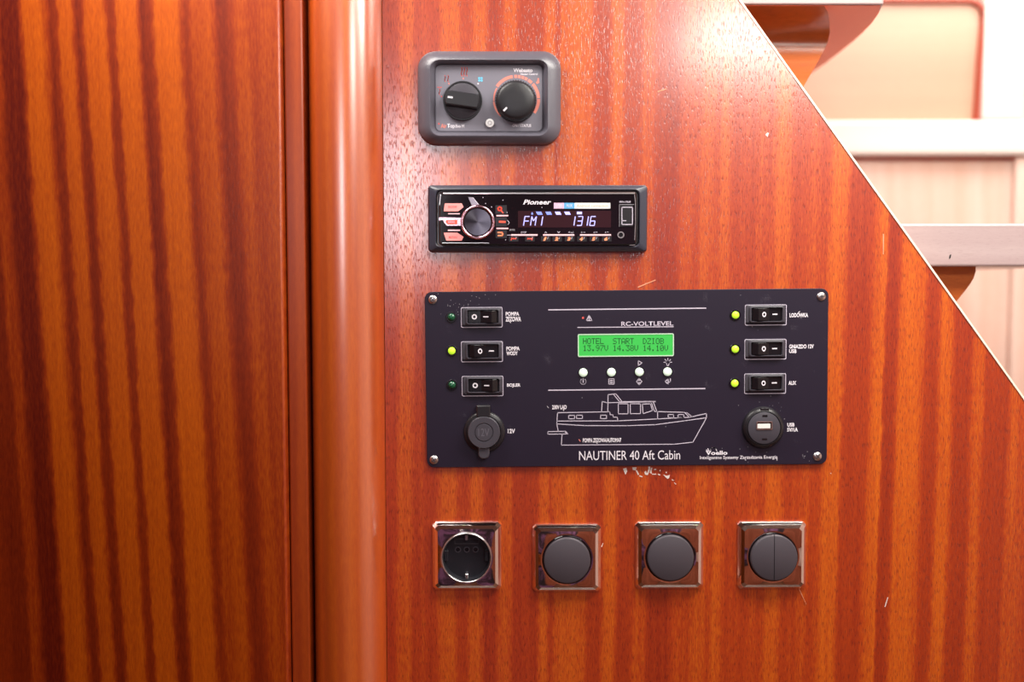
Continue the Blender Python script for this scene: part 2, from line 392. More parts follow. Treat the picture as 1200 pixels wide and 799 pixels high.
# jamb strip
jx0, jx1 = py_x(337, -0.042), py_x(359, -0.042)
mb = MB().box(jx0, jx1, -0.042, 0.06, 0, CEIL)
struct(mb.build('trim_2', 'jamb_wood', smooth=0, bevel=0.002), 'narrow flat door jamb strip beside the rounded post', 'jamb')
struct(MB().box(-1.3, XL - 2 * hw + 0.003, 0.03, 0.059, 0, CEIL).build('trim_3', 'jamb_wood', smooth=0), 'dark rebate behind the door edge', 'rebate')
# door
dx1 = py_x(333, -0.055) + 0.003
dl = struct(MB().box(-1.12, dx1 - 0.0030, -0.055, -0.016, 0.03, CEIL - 0.05).build('door_1', 'door_wood', smooth=35, bevel=0.003), 'large flat striped mahogany door', 'door')

# far bulkhead behind the stairs
YB = 0.52
def bx(px, y=YB): return P(px, 200, y).x
def bz(py, y=YB): return P(1100, py, y).z
zr0, zr1 = bz(183), bz(142)
wb = struct(MB().box(-0.3, 1.8, YB + 0.012, YB + 0.05, 0, CEIL).build('wall_back', 'bulkhead_wood', smooth=0), 'pale wooden bulkhead behind the stairs', 'wall')
MB().box(-0.3, 1.8, YB - 0.012, YB + 0.013, zr0, zr1).build('rail', 'rail_wood', wb, smooth=0, bevel=0.006)
MB().box(bx(1147), bx(1195), YB - 0.006, YB + 0.013, zr1, CEIL).build('stile', 'rail_wood', wb, smooth=0, bevel=0.006)
MB().box(bx(1190), 1.8, YB - 0.002, YB + 0.0125, 0, zr0 - 0.002).build('lower_stile', 'bulkhead_wood', wb, smooth=0, bevel=0.003)
MB().box(-0.3, 1.8, YB + 0.002, YB + 0.0125, zr0 - 0.005, zr0 - 0.0004).build('bead', 'trim_red', wb, smooth=0)
# upper inset panel with rounded dark red beading
MB().box(-0.3, bx(1143), YB + 0.004, YB + 0.0125, zr1, CEIL).build('upper_panel', 'upper_panel_wood', wb, smooth=0)
xb0, xb1, zt = bx(1141), bx(1149), bz(-8)
mb = MB(); loops = []
pth = [(bx(1142.5), zr1, 0), (bx(1145), bz(70), 0), (bx(1149), bz(18), 0.1)]
R_ = 0.03; cxx, czz = bx(1150) - R_, bz(22)
pth += [(cxx + R_ * math.cos(math.radians(t)), czz + R_ * math.sin(math.radians(t)), 0) for t in range(0, 91, 10)]
pth += [(0.2, czz + R_, 0)]
hwid = 0.0055
for i, q in enumerate(pth):
    p0 = pth[max(i - 1, 0)]; p1 = pth[min(i + 1, len(pth) - 1)]
    d = Vector((p1[0] - p0[0], p1[1] - p0[1])).normalized(); n = Vector((-d.y, d.x)) * hwid
    loops.append([(q[0] - n.x, YB + 0.0035, q[1] - n.y), (q[0] + n.x, YB + 0.0035, q[1] + n.y), (q[0] + n.x * .6, YB - 0.004, q[1] + n.y * .6), (q[0] - n.x * .6, YB - 0.004, q[1] - n.y * .6)])
mb.loft(loops); mb.build('beading', 'trim_red', wb)

# rest of the cabin (behind and beside the camera): shell with a window and a roof with two skylights
struct(MB().box(-1.3, 1.8, -2.25, YB + 0.05, -0.04, 0.0).build('floor', 'floor_wood', smooth=0), 'wooden cabin floor', 'floor')
struct(MB().box(-1.34, -1.3, -2.25, YB + 0.05, 0, CEIL).build('wall_left', 'room_wood', smooth=0), 'mahogany cabin side wall', 'wall')
struct(MB().box(1.8, 1.84, -2.25, YB + 0.05, 0, CEIL).build('wall_right', 'wall_cream', smooth=0), 'cream painted cabin side wall by the stairs', 'wall')
wx0, wx1, wz0, wz1 = -0.44, -0.28, 1.58, 2.02
rear = MB()
rear.box(-1.3, wx0, -2.25, -2.2, 0, CEIL); rear.box(wx1, 1.8, -2.25, -2.2, 0, CEIL)
rear.box(wx0, wx1, -2.25, -2.2, 0, wz0); rear.box(wx0, wx1, -2.25, -2.2, wz1, CEIL)
struct(rear.build('wall_rear', 'lining_plum', smooth=0), 'plum lined wall opposite the panel', 'wall')
struct(MB().box(0.12, 1.8, -2.2, -2.185, 0, 1.25).build('trim_4', 'cladding_wood', smooth=0), 'light reddish wood cladding on the wall opposite', 'cladding')
wfm = MB(); fo = [(wx0 - .03, wz0 - .03), (wx1 + .03, wz0 - .03), (wx1 + .03, wz1 + .03), (wx0 - .03, wz1 + .03)]
fi = [(wx0, wz0), (wx1, wz0), (wx1, wz1), (wx0, wz1)]
wfm.loft([[(x, -2.198, z) for x, z in fo], [(x, -2.18, z) for x, z in fo], [(x, -2.18, z) for x, z in fi], [(x, -2.198, z) for x, z in fi]], ring=True)
struct(wfm.build('window_1', 'window_frame', smooth=0), 'square saloon window frame', 'window')
cl = MB()
def ceil_with_holes(x0, x1, y0, y1, holes):
    xs = sorted({x0, x1, *[h[0] for h in holes], *[h[1] for h in holes]}); ys = sorted({y0, y1, *[h[2] for h in holes], *[h[3] for h in holes]})
    for i in range(len(xs) - 1):
        for j in range(len(ys) - 1):
            mx, my = (xs[i] + xs[i + 1]) / 2, (ys[j] + ys[j + 1]) / 2
            if any(h[0] < mx < h[1] and h[2] < my < h[3] for h in holes): continue
            cl.box(xs[i], xs[i + 1], ys[j], ys[j + 1], CEIL, CEIL + 0.04)
ceil_with_holes(-1.3, 1.8, -2.25, YB + 0.05, [(0.18, 1.06, -0.56, -0.24), (0.43, 0.89, -1.57, -1.11), (-0.60, -0.12, -0.36, -0.16), (0.49, 1.41, 0.09, 0.47)])
struct(cl.build('ceiling', 'ceiling_cream', smooth=0), 'cream cabin roof with hatches', 'ceiling')

struct(MB().box(-1.3, -0.30, -0.86, -0.82, 0, 1.50).build('shade_partition', 'room_wood', smooth=0), 'unseen low mahogany partition added to shade the lower door', 'wall')  # stands out of view, added to keep light off the lower door
# ================================================================== STAIRS
st = bpy.data.objects.new('staircase', None); col.objects.link(st)
st.location = (0.6, 0.25, 0.0); st['label'] = 'wooden stairs with thick treads on curved brackets behind the slanted panel'; st['category'] = 'stairs'
off = Vector(st.location)
def sb(mb, name, m, **k):
    mb.v = [tuple(Vector(v) - off) for v in mb.v]
    return mb.build(name, m, st, **k)
YT = 0.030
def T(px, py, y=YT): q = P(px, py, y); return q.x, q.z
# lower tread
x0 = T(1010, 290)[0]; x1 = T(1290, 290)[0]; z1, z0_ = T(1100, 262)[1], T(1100, 312)[1]
t1 = sb(MB().box(x0, x1, YT, 0.40, z0_, z1), 'tread', 'tread_wood', smooth=0, bevel=0.0025)
sb(MB().poly([T(1113, 298.5), T(1114.6, 298), T(1114, 302), T(1112.6, 303.6), T(1112, 302.4)], -YT, -YT + 0.0003), 'nick', 'black_gap', smooth=0)
# its bracket
def solid(profile, y0, y1, name, m, smooth=35):
    return sb(MB().loft([[(x, y0, z) for x, z in profile], [(x, y1, z) for x, z in profile]]), name, m, smooth=smooth)
yb = 0.055
pr = [T(1040, 312, yb), T(1143.5, 312, yb), T(1143.5, 318, yb), T(1141, 326, yb), T(1136, 334, yb), T(1129, 343, yb), T(1121, 353, yb), T(1108, 372, yb), T(1095, 385, yb), T(1040, 385, yb)]
pr[0] = (pr[0][0], z0_); pr[1] = (pr[1][0], z0_)
solid(pr, yb, 0.32, 'bracket', 'bracket_wood')
# upper tread
x0 = T(800, 0)[0]; x1 = T(1035.5, 0)[0]; z0_ = T(950, 5.5)[1]; z1 = z0_ + 0.052
def ground(px, py, z):                       # where the line of sight meets the tread's underside
    q = P(px, py, 0.5); t = (z - EYE.z) / (q.z - EYE.z); r = EYE + (q - EYE) * t
    return r.x, r.y
arc = [ground(x, y, z0_) for x, y in ((1031, 15), (1023, 26.5), (1012, 38), (1000, 49), (985, 61), (968, 74), (950, 86.5))]
plan = [(x0, YT), (x1, YT)] + arc + [(x0, arc[-1][1] + 0.02)]
plan_in = [(x0, YT + .004), (x1 - .002, YT + .004)] + [(x - .001, y) for x, y in arc] + [(x0, arc[-1][1] + 0.016)]
t2 = sb(MB().loft([[(x, y, z0_ + .0006) for x, y in plan], [(x, y, z1) for x, y in plan]]), 'tread', 'tread_wood', smooth=35, bevel=0.0015)
und = MB().loft([[(x, y, z0_) for x, y in plan_in], [(x, y, z0_ + .0007) for x, y in plan_in]]); und.v = [tuple(Vector(v) - off) for v in und.v]
und.build('underside', 'underside_bounce', t2, smooth=0)
# coved carrier under it: right edge outline, hollow front face
edge = [(966, 4, .036), (970, 14, .060), (972, 26, .082), (972.5, 38, .094), (969.5, 51, .098), (962, 66, .092), (950, 87, .080), (940, 104, .068), (925, 128, .056)]
mb = MB(); loops = []
for k, (ex, ey, yy) in enumerate(edge):
    x, z = T(ex, ey, yy)
    if k == 0: z = z0_
    loops.append([(T(780, ey, yy)[0], yy, z), (x, yy, z), (x, 0.118, z), (T(780, ey, yy)[0], 0.118, z)])
mb.loft(loops); sb(mb, 'coved_bracket', 'bracket_wood', smooth=60)

# ================================================================== HEATER CONTROL
d = Dev('heater_control', 573, 115, 0.0, 'dark grey heater control with two round knobs set above the car radio', 'heater control')
s = d.s
ox = d.rect(489.5, 60.5, 657, 170, 0.004); ix = d.rect(505, 71.5, 641, 158, 0.015); fx = d.rect(510, 76, 635.5, 154, 0.009)
n = 10
L_ = [at(rr(*ox, 0.021, n), 0.0), at(rr(*ox, 0.021, n), 0.006), at(rr(ox[0], ox[1], ox[2] - .003, ox[3] - .003, 0.0195, n), 0.0085),
      at(rr(ix[0], ix[1], ix[2] + .006, ix[3] + .005, 0.013, n), 0.0165), at(rr(ix[0], ix[1], ix[2] + .002, ix[3] + .002, 0.011, n), 0.0168), at(rr(ix[0], ix[1], ix[2], ix[3], 0.010, n), 0.0155),
      at(rr(*fx, 0.006, n), 0.0080), at(rr(*fx, 0.006, n), 0.0)]
MB().loft(L_, ring=True).build('bezel', 'heater_gray', d.o, smooth=40)
fw = 0.0088
MB().block(fx[0], fx[1], fx[2], fx[3], .006, 0.001, fw, 0.0005).build('face_plate', 'face_gray', d.o)
# mode knob: disc with a raised bar
kx, kz = d.p(542, 117.5, 0.014); R = 21.5 * s
k1 = MB().tube(kx, kz, R + .0012, R - .0008, fw, fw + .0035, bev=.0004).build('mode_knob', 'knob_black', d.o)
MB().disc(kx, kz, R - .0009, fw, fw + .003, .0005).build('knob_base', 'face_gray' if False else 'bezel_gray', k1)
ang = math.radians(-8)
bar = []
def rot(u, v): return (kx + u * math.cos(ang) - v * math.sin(ang), kz + u * math.sin(ang) + v * math.cos(ang))
def barloop(hh, rr_, w_):
    pts = []
    a0 = math.asin(min(hh / rr_, .99))
    for k in range(9): t = -a0 + 2 * a0 * k / 8; pts.append(rot(rr_ * math.cos(t), rr_ * math.sin(t)))
    for k in range(9): t = math.pi - a0 + 2 * a0 * k / 8; pts.append(rot(rr_ * math.cos(t), rr_ * math.sin(t)))
    return at(pts, w_)
MB().loft([barloop(.0088, R - .0012, fw + .002), barloop(.0080, R - .0014, fw + .0125), barloop(.0068, R - .0026, fw + .0142)]).build('grip_bar', 'knob_black', k1, smooth=30)
mq = [rot(-R + .0048, -.0011), rot(-R + .0105, -.0011), rot(-R + .0105, .0009), rot(-R + .0048, .0009)]
MB().poly([(x - 0.0, z + 0.0) for x, z in mq], fw + .0142, fw + .0145).build('pointer_mark', 'print_white', k1, smooth=0)
# temperature knob
kx, kz = d.p(604.5, 117.5, 0.020); R = 22.5 * s
knb = MB()
knb.loft([at(circ(kx, kz, R + .0008, 60), fw), at(circ(kx, kz, R, 60), fw + .011), at(circ(kx, kz, R - .001, 60), fw + .0135), at(circ(kx, kz, R - .004, 60), fw + .0150), at(circ(kx, kz, R * .4, 60), fw + .0158)])
k2 = knb.build('temperature_knob', 'knob_black', d.o, smooth=60)
rb = MB()
for k in range(48):
    t = 2 * math.pi * k / 48
    c_, s_ = math.cos(t), math.sin(t); r0, r1 = R * .99, R + .0011; tw = .0007
    q = [(kx + r0 * c_ - tw * s_, kz + r0 * s_ + tw * c_), (kx + r0 * c_ + tw * s_, kz + r0 * s_ - tw * c_), (kx + r1 * c_ + tw * s_, kz + r1 * s_ - tw * c_), (kx + r1 * c_ - tw * s_, kz + r1 * s_ + tw * c_)]
    rb.poly(q, fw, fw + .010)
rbo = rb.build('knurling', 'knob_black', k2, smooth=0); rbo['kind'] = 'stuff'
w2 = fw + .0152
MB().stroke([d.p(590.7, 129.3, w2), d.p(595.2, 124.8, w2)], .0020, w2 - .001, w2 + .0002).build('pointer_mark', 'print_white', k2, smooth=0)
# scale round the knob
cxs, czs = d.p(604.5, 116.5, fw)
sc_ = MB()
def arcseg(a0, a1, r0, r1):
    n_ = max(2, int(abs(a1 - a0) / 6)); o_ = []; i_ = []
    for k in range(n_ + 1):
        t = math.radians(a0 + (a1 - a0) * k / n_)
        o_.append((cxs + r1 * math.cos(t), czs + r1 * math.sin(t))); i_.append((cxs + r0 * math.cos(t), czs + r0 * math.sin(t)))
    sc_.poly(o_ + i_[::-1], fw, fw + PR)
ra, rb_ = 24.7 * s, 28.2 * s
for a0, a1, q in ((228, 186, .6), (184, 149, .5), (146, 98, 1), (94, 87, 1), (85, 78, 1), (76, 69, 1), (67, 60, 1), (57, 46, 1), (42, 3, 1), (1, -36, 1)):
    arcseg(a0, a1, ra, ra + (rb_ - ra) * q)
sc_.build('scale_arc', 'print_salmon', d.o, smooth=0)
# white status button
bx_, bz_ = d.p(574, 144, 0.012)
bt = MB().disc(bx_, bz_, 5.0 * s, fw, fw + .0028, .0008, 28).build('status_button', 'status_white', d.o)
lines(d, [{'p': [(574 + 2.1 * math.cos(t * math.pi / 5), 144 + 2.1 * math.sin(t * math.pi / 5)) for t in range(10)]}], .6, 'mark_gray', fw + .0028, 'button_symbol', bt)
# print
def wave(x, y, h, sw=1.2):
    return [(x + sw * math.sin(k / 8 * 2 * math.pi) * .6 + .08 * k, y + h * k / 8) for k in range(9)]
lines(d, [wave(521.2, 88.5, 7), wave(524.8, 88.5, 7)], .9, 'print_red', fw, 'heat_symbol')
lines(d, [wave(540.8, 79, 10), wave(543.8, 79, 10), wave(546.8, 79, 10)], 1.0, 'print_red', fw, 'heat_symbol')
lines(d, [wave(514.8, 104, 7), [(512.8, 102.2), (517.5, 102.2)]], .8, 'print_red', fw, 'heat_symbol')
for (x, y, m) in ((526, 98, 'print_salmon'), (543, 92, 'print_salmon'), (560.3, 98, 'print_white'), (517.3, 113, 'print_red')):
    q = d.p(x, y, fw); MB().disc(q[0], q[1], .9 * s, fw, fw + PR, 0, 10).build('scale_dot', m, d.o, smooth=0)
fan = MB()
for k in range(4):
    t = math.radians(45 + 90 * k); q = d.p(563 + 2.0 * math.cos(t), 93 - 2.0 * math.sin(t), fw); fan.poly(circ(q[0], q[1], 1.35 * s, 10), fw, fw + PR)
fan.build('fan_symbol', 'print_blue', d.o, smooth=0)
q = [d.p(x, y, fw) for x, y in ((638.5 - 8.5, 91.5), (631.5, 91.5), (632, 97), (629, 98.5), (628, 96.5), (629.5, 95))]
MB().poly(q, fw, fw + PR).build('heat_symbol', 'print_salmon', d.o, smooth=0)
text(d, 'Webasto', 601.5, 80.0, 624, 84.6, 'print_white', fw, bold=.03)
text(d, 'Heater Control', 610, 85.6, 630, 87.9, 'print_white', fw, bold=.02)
q = d.p(514.3, 145, fw); MB().disc(q[0], q[1], 1.1 * s, fw, fw + PR, 0, 12).build('brand_dot', 'print_red', d.o, smooth=0)
text(d, 'Air', 516.5, 145.0, 523.5, 150, 'print_salmon', fw)
text(d, 'Top', 524, 145.0, 533, 151, 'print_white', fw)
text(d, 'Evo M', 533.8, 145.8, 544, 149.6, 'print_white', fw)
text(d, 'ON / STATUS', 600.5, 145.4, 622.5, 148.9, 'print_white', fw, bold=.03)

# ================================================================== CAR RADIO
d = Dev('car_radio', 630, 256, 0.0, 'black car radio with pink-lit buttons and round volume knob set in the panel', 'radio')
s = d.s
ox = d.rect(501.5, 217, 758, 295.5, 0.004); ix = d.rect(511, 223, 748.5, 288.5, 0.008)
n = 8
MB().loft([at(rr(*ox, .0045, n), 0), at(rr(*ox, .0045, n), .005), at(rr(ox[0], ox[1], ox[2] - .003, ox[3] - .003, .004, n), .0075),
           at(rr(ix[0], ix[1], ix[2] + .002, ix[3] + .002, .006, n), .0100), at(rr(ix[0], ix[1], ix[2], ix[3], .006, n), .0092), at(rr(ix[0], ix[1], ix[2], ix[3], .006, n), 0.0)], ring=True).build('surround', 'radio_surround', d.o)
fx = d.rect(514.5, 224.3, 745.5, 287, .013)
fw = .0130
MB().block(fx[0], fx[1], fx[2], fx[3], .004, 0.001, fw, .0012).build('fascia', 'black_gloss', d.o)
lx = d.rect(513.2, 223.6, 746.8, 287.8, .006)
MB().frame(*lx, .005, .0016, .0005, .0075).build('fascia_edge', 'black_plastic', d.o)
sb_ = d.rect(519, 225.6, 744, 227.4, fw)
MB().block(*sb_, .0005, fw - .001, fw + .0006, .0003).build('chrome_strip', 'steel', d.o)
for pts in ([(518.5, 284.6), (573, 284.6)], [(743.5, 228), (744.6, 236), (744.6, 262), (743.8, 281)], [(516.2, 228), (515.2, 240)], [(738, 287.2), (744, 287)]):
    lines(d, [pts], .7, 'steel', fw, 'chrome_line')
# left buttons
def polyobj(pts, w0, w1, name, m, parent=None):
    return MB().poly([d.p(x, y, w1) for x, y in pts], w0, w1).build(name, m, parent or d.o, smooth=0, bevel=0.0003)
b1 = polyobj([(521.2, 238.2), (541, 238.2), (543.3, 242.5), (537, 247.6), (519.8, 247.6)], fw, fw + .0012, 'source_button', 'lit_pink')
text(d, 'SRC/OFF', 525, 241.2, 535.5, 243.8, 'print_red', fw + .0012, parent=b1)
b2 = polyobj([(519.8, 272.6), (536, 272.6), (543.3, 277.5), (541, 282), (523, 282)], fw, fw + .0012, 'dial_button', 'lit_pink')
text(d, 'MIXTRAX', 526, 276.6, 536, 279.4, 'print_red', fw + .0012, parent=b2)
b3 = polyobj([(514.2, 254.6), (541, 254.8), (541, 264.6), (524, 264.6), (520.5, 261), (519, 258), (514.2, 258.4)], fw, fw + .0014, 'chrome_key', 'pink_metal')
b3k = polyobj([(523, 257.6), (536.5, 257.6), (535.5, 260), (536.5, 262.8), (524, 262.8), (522, 260)], fw + .0014, fw + .0020, 'band_key', 'lit_red', b3)
text(d, 'BAND', 525, 258.8, 533, 261.4, 'sticker_pink', fw + .0020, parent=b3k)
lines(d, [[(525.5, 250.4), (538.5, 250.4)]], 1.1, 'lit_rose', fw, 'light_bar'); lines(d, [[(525.5, 269.8), (538.5, 269.8)]], 1.6, 'lit_rose', fw, 'light_bar')
polyobj([(548.4, 230.8), (554.5, 231.2), (561.5, 240), (552.5, 240.5)], fw, fw + .001, 'index_tab', 'tab_gray')
# volume knob
kx, kz = d.p(559.7, 260, .024)
kv = MB().tube(kx, kz, 19.6 * s, 16.4 * s, fw, fw + .0095, 56, .0010).build('volume_knob', 'pink_metal', d.o, smooth=60)
MB().tube(kx, kz, 16.5 * s, 15.2 * s, fw, fw + .0088, 56).build('knob_ring', 'black_gloss', kv)
MB().loft([at(circ(kx, kz, 15.4 * s, 48), fw), at(circ(kx, kz, 15.4 * s, 48), fw + .0088), at(circ(kx, kz, .5 * s, 48), fw + .0082)]).build('knob_cap', 'spun_metal', kv, smooth=60)
# right key column
lines(d, [[(582.3, 252.6), (595, 252.6)]], 1.5, 'lit_rose', fw, 'light_bar'); lines(d, [[(582.3, 267.6), (595, 267.6)]], 1.5, 'lit_rose', fw, 'light_bar')
def key(x0, y0, x1, y1):
    r_ = d.rect(x0, y0, x1, y1, fw); return MB().block(*r_, .0008, fw, fw + .0006, .0003).build('function_key', 'black_plastic', d.o)
k_ = key(580.5, 240.5, 594, 250.8)
lines(d, [{'p': [(585.6 + 2.1 * math.cos(t * math.pi / 6), 244.6 + 2.1 * math.sin(t * math.pi / 6)) for t in range(12)]}, [(587.2, 246.5), (589.4, 249.3)]], 1.2, 'lit_red', fw + .0006, 'search_symbol', k_)
k_ = key(580.5, 254.6, 594, 265.6)
lines(d, [[(585.6, 259.8), (591.6, 260)]], 2.2, 'lit_red', fw + .0006, 'dash_symbol', k_)
k_ = key(580.5, 269.4, 594, 279.4)
lines(d, [[(583.5, 272.4), (588.2, 272.4), (589.2, 274.2), (588.2, 276), (583.8, 276)]], 1.4, 'lit_orange', fw + .0006, 'back_symbol', k_)
lines(d, [[(592, 242), (594.4, 249.5)], [(594.6, 258), (597, 261), (595, 263.2)], [(593.6, 269.8), (592.8, 275.4), (599, 275.4)]], .6, 'print_lilac', fw, 'print_line')
text(d, 'DIMMER', 597, 268.3, 603.5, 270.3, 'mark_gray', fw)
# display
dr = d.rect(607, 247, 716, 266.5, fw)
dsp = MB().block(*dr, .0008, fw - .0008, fw + .0002).build('display', 'display_glass', d.o)
dw = fw + .0002
SEG = {'a': ((0, 0), (1, 0)), 'b': ((1, 0), (1, .5)), 'c': ((1, .5), (1, 1)), 'd': ((0, 1), (1, 1)), 'e': ((0, .5), (0, 1)), 'f': ((0, 0), (0, .5)), 'g': ((0, .5), (1, .5))}
def digit(x, y, w_, h_, segs, extra=()):
    L = []
    for k in segs:
        (ax, ay), (bx2, by) = SEG[k]
        L.append((ax, ay, bx2, by))
    L += list(extra)
    out = []
    for ax, ay, bx2, by in L:
        dx_, dy_ = (bx2 - ax) * .08, (by - ay) * .08
        f_ = lambda u, v: (x + u * w_ + (1 - v) * h_ * .16, y + v * h_)
        out.append([f_(ax + dx_, ay + dy_), f_(bx2 - dx_, by - dy_)])
    return out
lines(d, digit(613.5, 253.6, 5.4, 10.6, 'afeg'), 1.05, 'lcd_digit', dw, 'digit', dsp)
lines(d, digit(621.6, 253.6, 5.4, 10.6, 'febc', [(0, 0, .5, .5), (.5, .5, 1, 0)]), 1.05, 'lcd_digit', dw, 'digit', dsp)
lines(d, digit(629.4, 253.6, 5.0, 10.6, 'bc'), 1.1, 'lcd_digit', dw, 'digit', dsp)
lines(d, digit(667.5, 253.6, 5.0, 10.6, 'bc'), 1.1, 'lcd_digit', dw, 'digit', dsp)
lines(d, digit(676, 253.6, 5.4, 10.6, 'abgcd'), 1.05, 'lcd_digit', dw, 'digit', dsp)
lines(d, digit(683, 253.6, 5.0, 10.6, 'bc'), 1.1, 'lcd_digit', dw, 'digit', dsp)
lines(d, digit(691, 253.6, 5.4, 10.6, 'afgedc'), 1.05, 'lcd_digit', dw, 'digit', dsp)
for (x, m) in ((628, 'lcd_small'), (639, 'lcd_small'), (650, 'lcd_digit'), (661, 'lcd_digit')):
    MB().poly([d.p(u, v, dw) for u, v in ((x, 248), (x + 6.2, 248), (x + 8, 251.6), (x + 2, 251.6))], dw, dw + PR).build('indicator', m, dsp, smooth=0)
MB().poly([d.p(u, v, dw) for u, v in ((623, 249), (624, 248.6), (625, 251.4), (622.4, 251.4))], dw, dw + PR).build('indicator', 'lcd_small', dsp, smooth=0)
MB().poly([d.p(u, v, dw) for u, v in ((676, 248), (682, 248), (682, 251), (676, 251))], dw, dw + PR).build('indicator', 'lcd_digit', dsp, smooth=0)
text(d, 'Pioneer', 613.2, 234, 646, 239.6, 'print_white', fw, bold=.025, shear=.25)
for (x0, x1, m, t_, tm) in ((649, 661, 'sticker_pink', 'USB', 'print_white'), (661, 673.3, 'sticker_blue', 'AUX', 'print_white'), (673.3, 715.2, 'sticker_white', 'Android connection', 'sticker_text')):
    r_ = d.rect(x0, 237.6, x1, 244.4, fw); o_ = MB().block(*r_, .0002, fw, fw + PR).build('sticker', m, d.o, smooth=0)
    text(d, t_, x0 + 2.5, 239.2, x1 - 2.5, 242.6, tm, fw + PR, parent=o_, bold=0)
# preset row
for x0, x1 in ((599, 630), (636.4, 673), (679.6, 716)):
    r_ = d.rect(x0, 274.4, x1, 276.2, fw); MB().block(*r_, .0003, fw, fw + .0005).build('light_bar', 'lit_rose', d.o, smooth=0)
for x, t_, m in ((598.5, '|<<', 'lit_red'), (617.5, '>>|', 'lit_red'), (636, '1', 'lit_orange'), (649.5, '2', 'lit_orange'), (664, '3', 'lit_orange'), (678.5, '4', 'lit_orange'), (693, '5', 'lit_orange'), (707.5, '6', 'lit_orange')):
    r_ = d.rect(x - 2, 276.9, x + 9, 283, fw); kk = MB().block(*r_, .0005, fw, fw + .0004).build('preset_key', 'black_plastic', d.o, smooth=0)
    if len(t_) > 1: text(d, t_, x, 278.3, x + 7, 281.6, m, fw + .0004, name='preset_symbol', parent=kk, shear=.2, bold=.05)
    else: text(d, t_, x + .6, 277.8, x + 4.6, 282, m, fw + .0004, name='preset_number', parent=kk, shear=.2, bold=.06)
    text(d, '/', x + 5.2, 277.6, x + 6.8, 280.2, 'print_lilac', fw + .0004, name='print_line', parent=kk)
for x0, x1, t_ in ((610.5, 617, 'DISP'), (638, 641, '^'), (653, 656.5, 'v'), (666, 672, 'iPod'), (681, 686, '(-o'), (695.5, 700, 'x><'), (709, 713.5, '(>')):
    text(d, t_, x0, 271.2, x1, 273.2, 'print_lilac', fw, bold=0)
# usb flap and jack
r_ = d.rect(726.5, 240, 741.5, 265.5, fw + .0008)
uf = MB().block(*r_, .0006, fw, fw + .0008, .0003).build('usb_cover', 'black_plastic', d.o)
lines(d, [[(741.2, 242.8), (728.8, 242.8), (728.8, 263), (741, 263)], [(741.2, 242.8), (741.2, 263)], [(729, 258.5), (733.5, 258.5)]], .9, 'print_lilac', fw + .0008, 'cover_outline', uf)
lines(d, [[(725.8, 265.6), (725.8, 239.6), (743, 239.6)]], .5, 'mark_gray', fw, 'cover_edge', uf)
text(d, 'MVH-170UB', 726, 235.4, 739, 237.6, 'print_lilac', fw)
q = d.p(727.6, 275.2, fw + .001)
jk = MB().tube(q[0], q[1], 4.0 * s, 2.6 * s, fw, fw + .0009, 24).build('aux_jack', 'steel', d.o)
MB().disc(q[0], q[1], 2.6 * s, fw, fw + .0002, 0, 20).build('jack_hole', 'switch_black', jk)
for x, y in ((566, 231.3), (569, 238.4), (589.5, 234.5), (709, 257), (635, 243), (592.5, 281), (576, 242.5)):
    q = d.p(x, y, fw); mbd = MB().disc(q[0], q[1], .55 * s, fw, fw + PR, 0, 8).build('dust_speck', 'print_lilac', d.o, smooth=0)

# ================================================================== SWITCH PANEL
d = Dev('switch_panel', 734, 443, 0.50, 'wide black instrument panel with six rocker switches, green display and boat drawing', 'control panel')
s = d.s
c0 = d.p(734, 443)
pw, ph = 469.5 * s, 206.0 * s
fw = .0040
MB().block(c0[0], c0[1], pw, ph, .0085, 0.0002, fw, .0006, 8).build('face_plate', 'plate_black', d.o)
for (x, y, a_) in ((507, 351, 40), (963, 347.5, 2), (508.5, 539, 30), (958.5, 535, 50)):
    q = d.p(x, y, fw + .002); r_ = 5.2 * s
    so = MB().loft([at(circ(q[0], q[1], r_, 24), fw), at(circ(q[0], q[1], r_, 24), fw + .0006), at(circ(q[0], q[1], r_ * .75, 24), fw + .0016), at(circ(q[0], q[1], r_ * .3, 24), fw + .0020)]).build('screw', 'steel', d.o, smooth=60)
    cr_ = MB(); ca, sa = math.cos(math.radians(a_)), math.sin(math.radians(a_)); l_ = r_ * .58
    cr_.stroke([(q[0] - l_ * ca, q[1] - l_ * sa), (q[0] + l_ * ca, q[1] + l_ * sa)], .0011, fw + .001, fw + .00215)
    cr_.stroke([(q[0] + l_ * sa, q[1] - l_ * ca), (q[0] - l_ * sa, q[1] + l_ * ca)], .0011, fw + .001, fw + .00215)
    cr_.build('cross_slot', 'steel_dark', so, smooth=0)
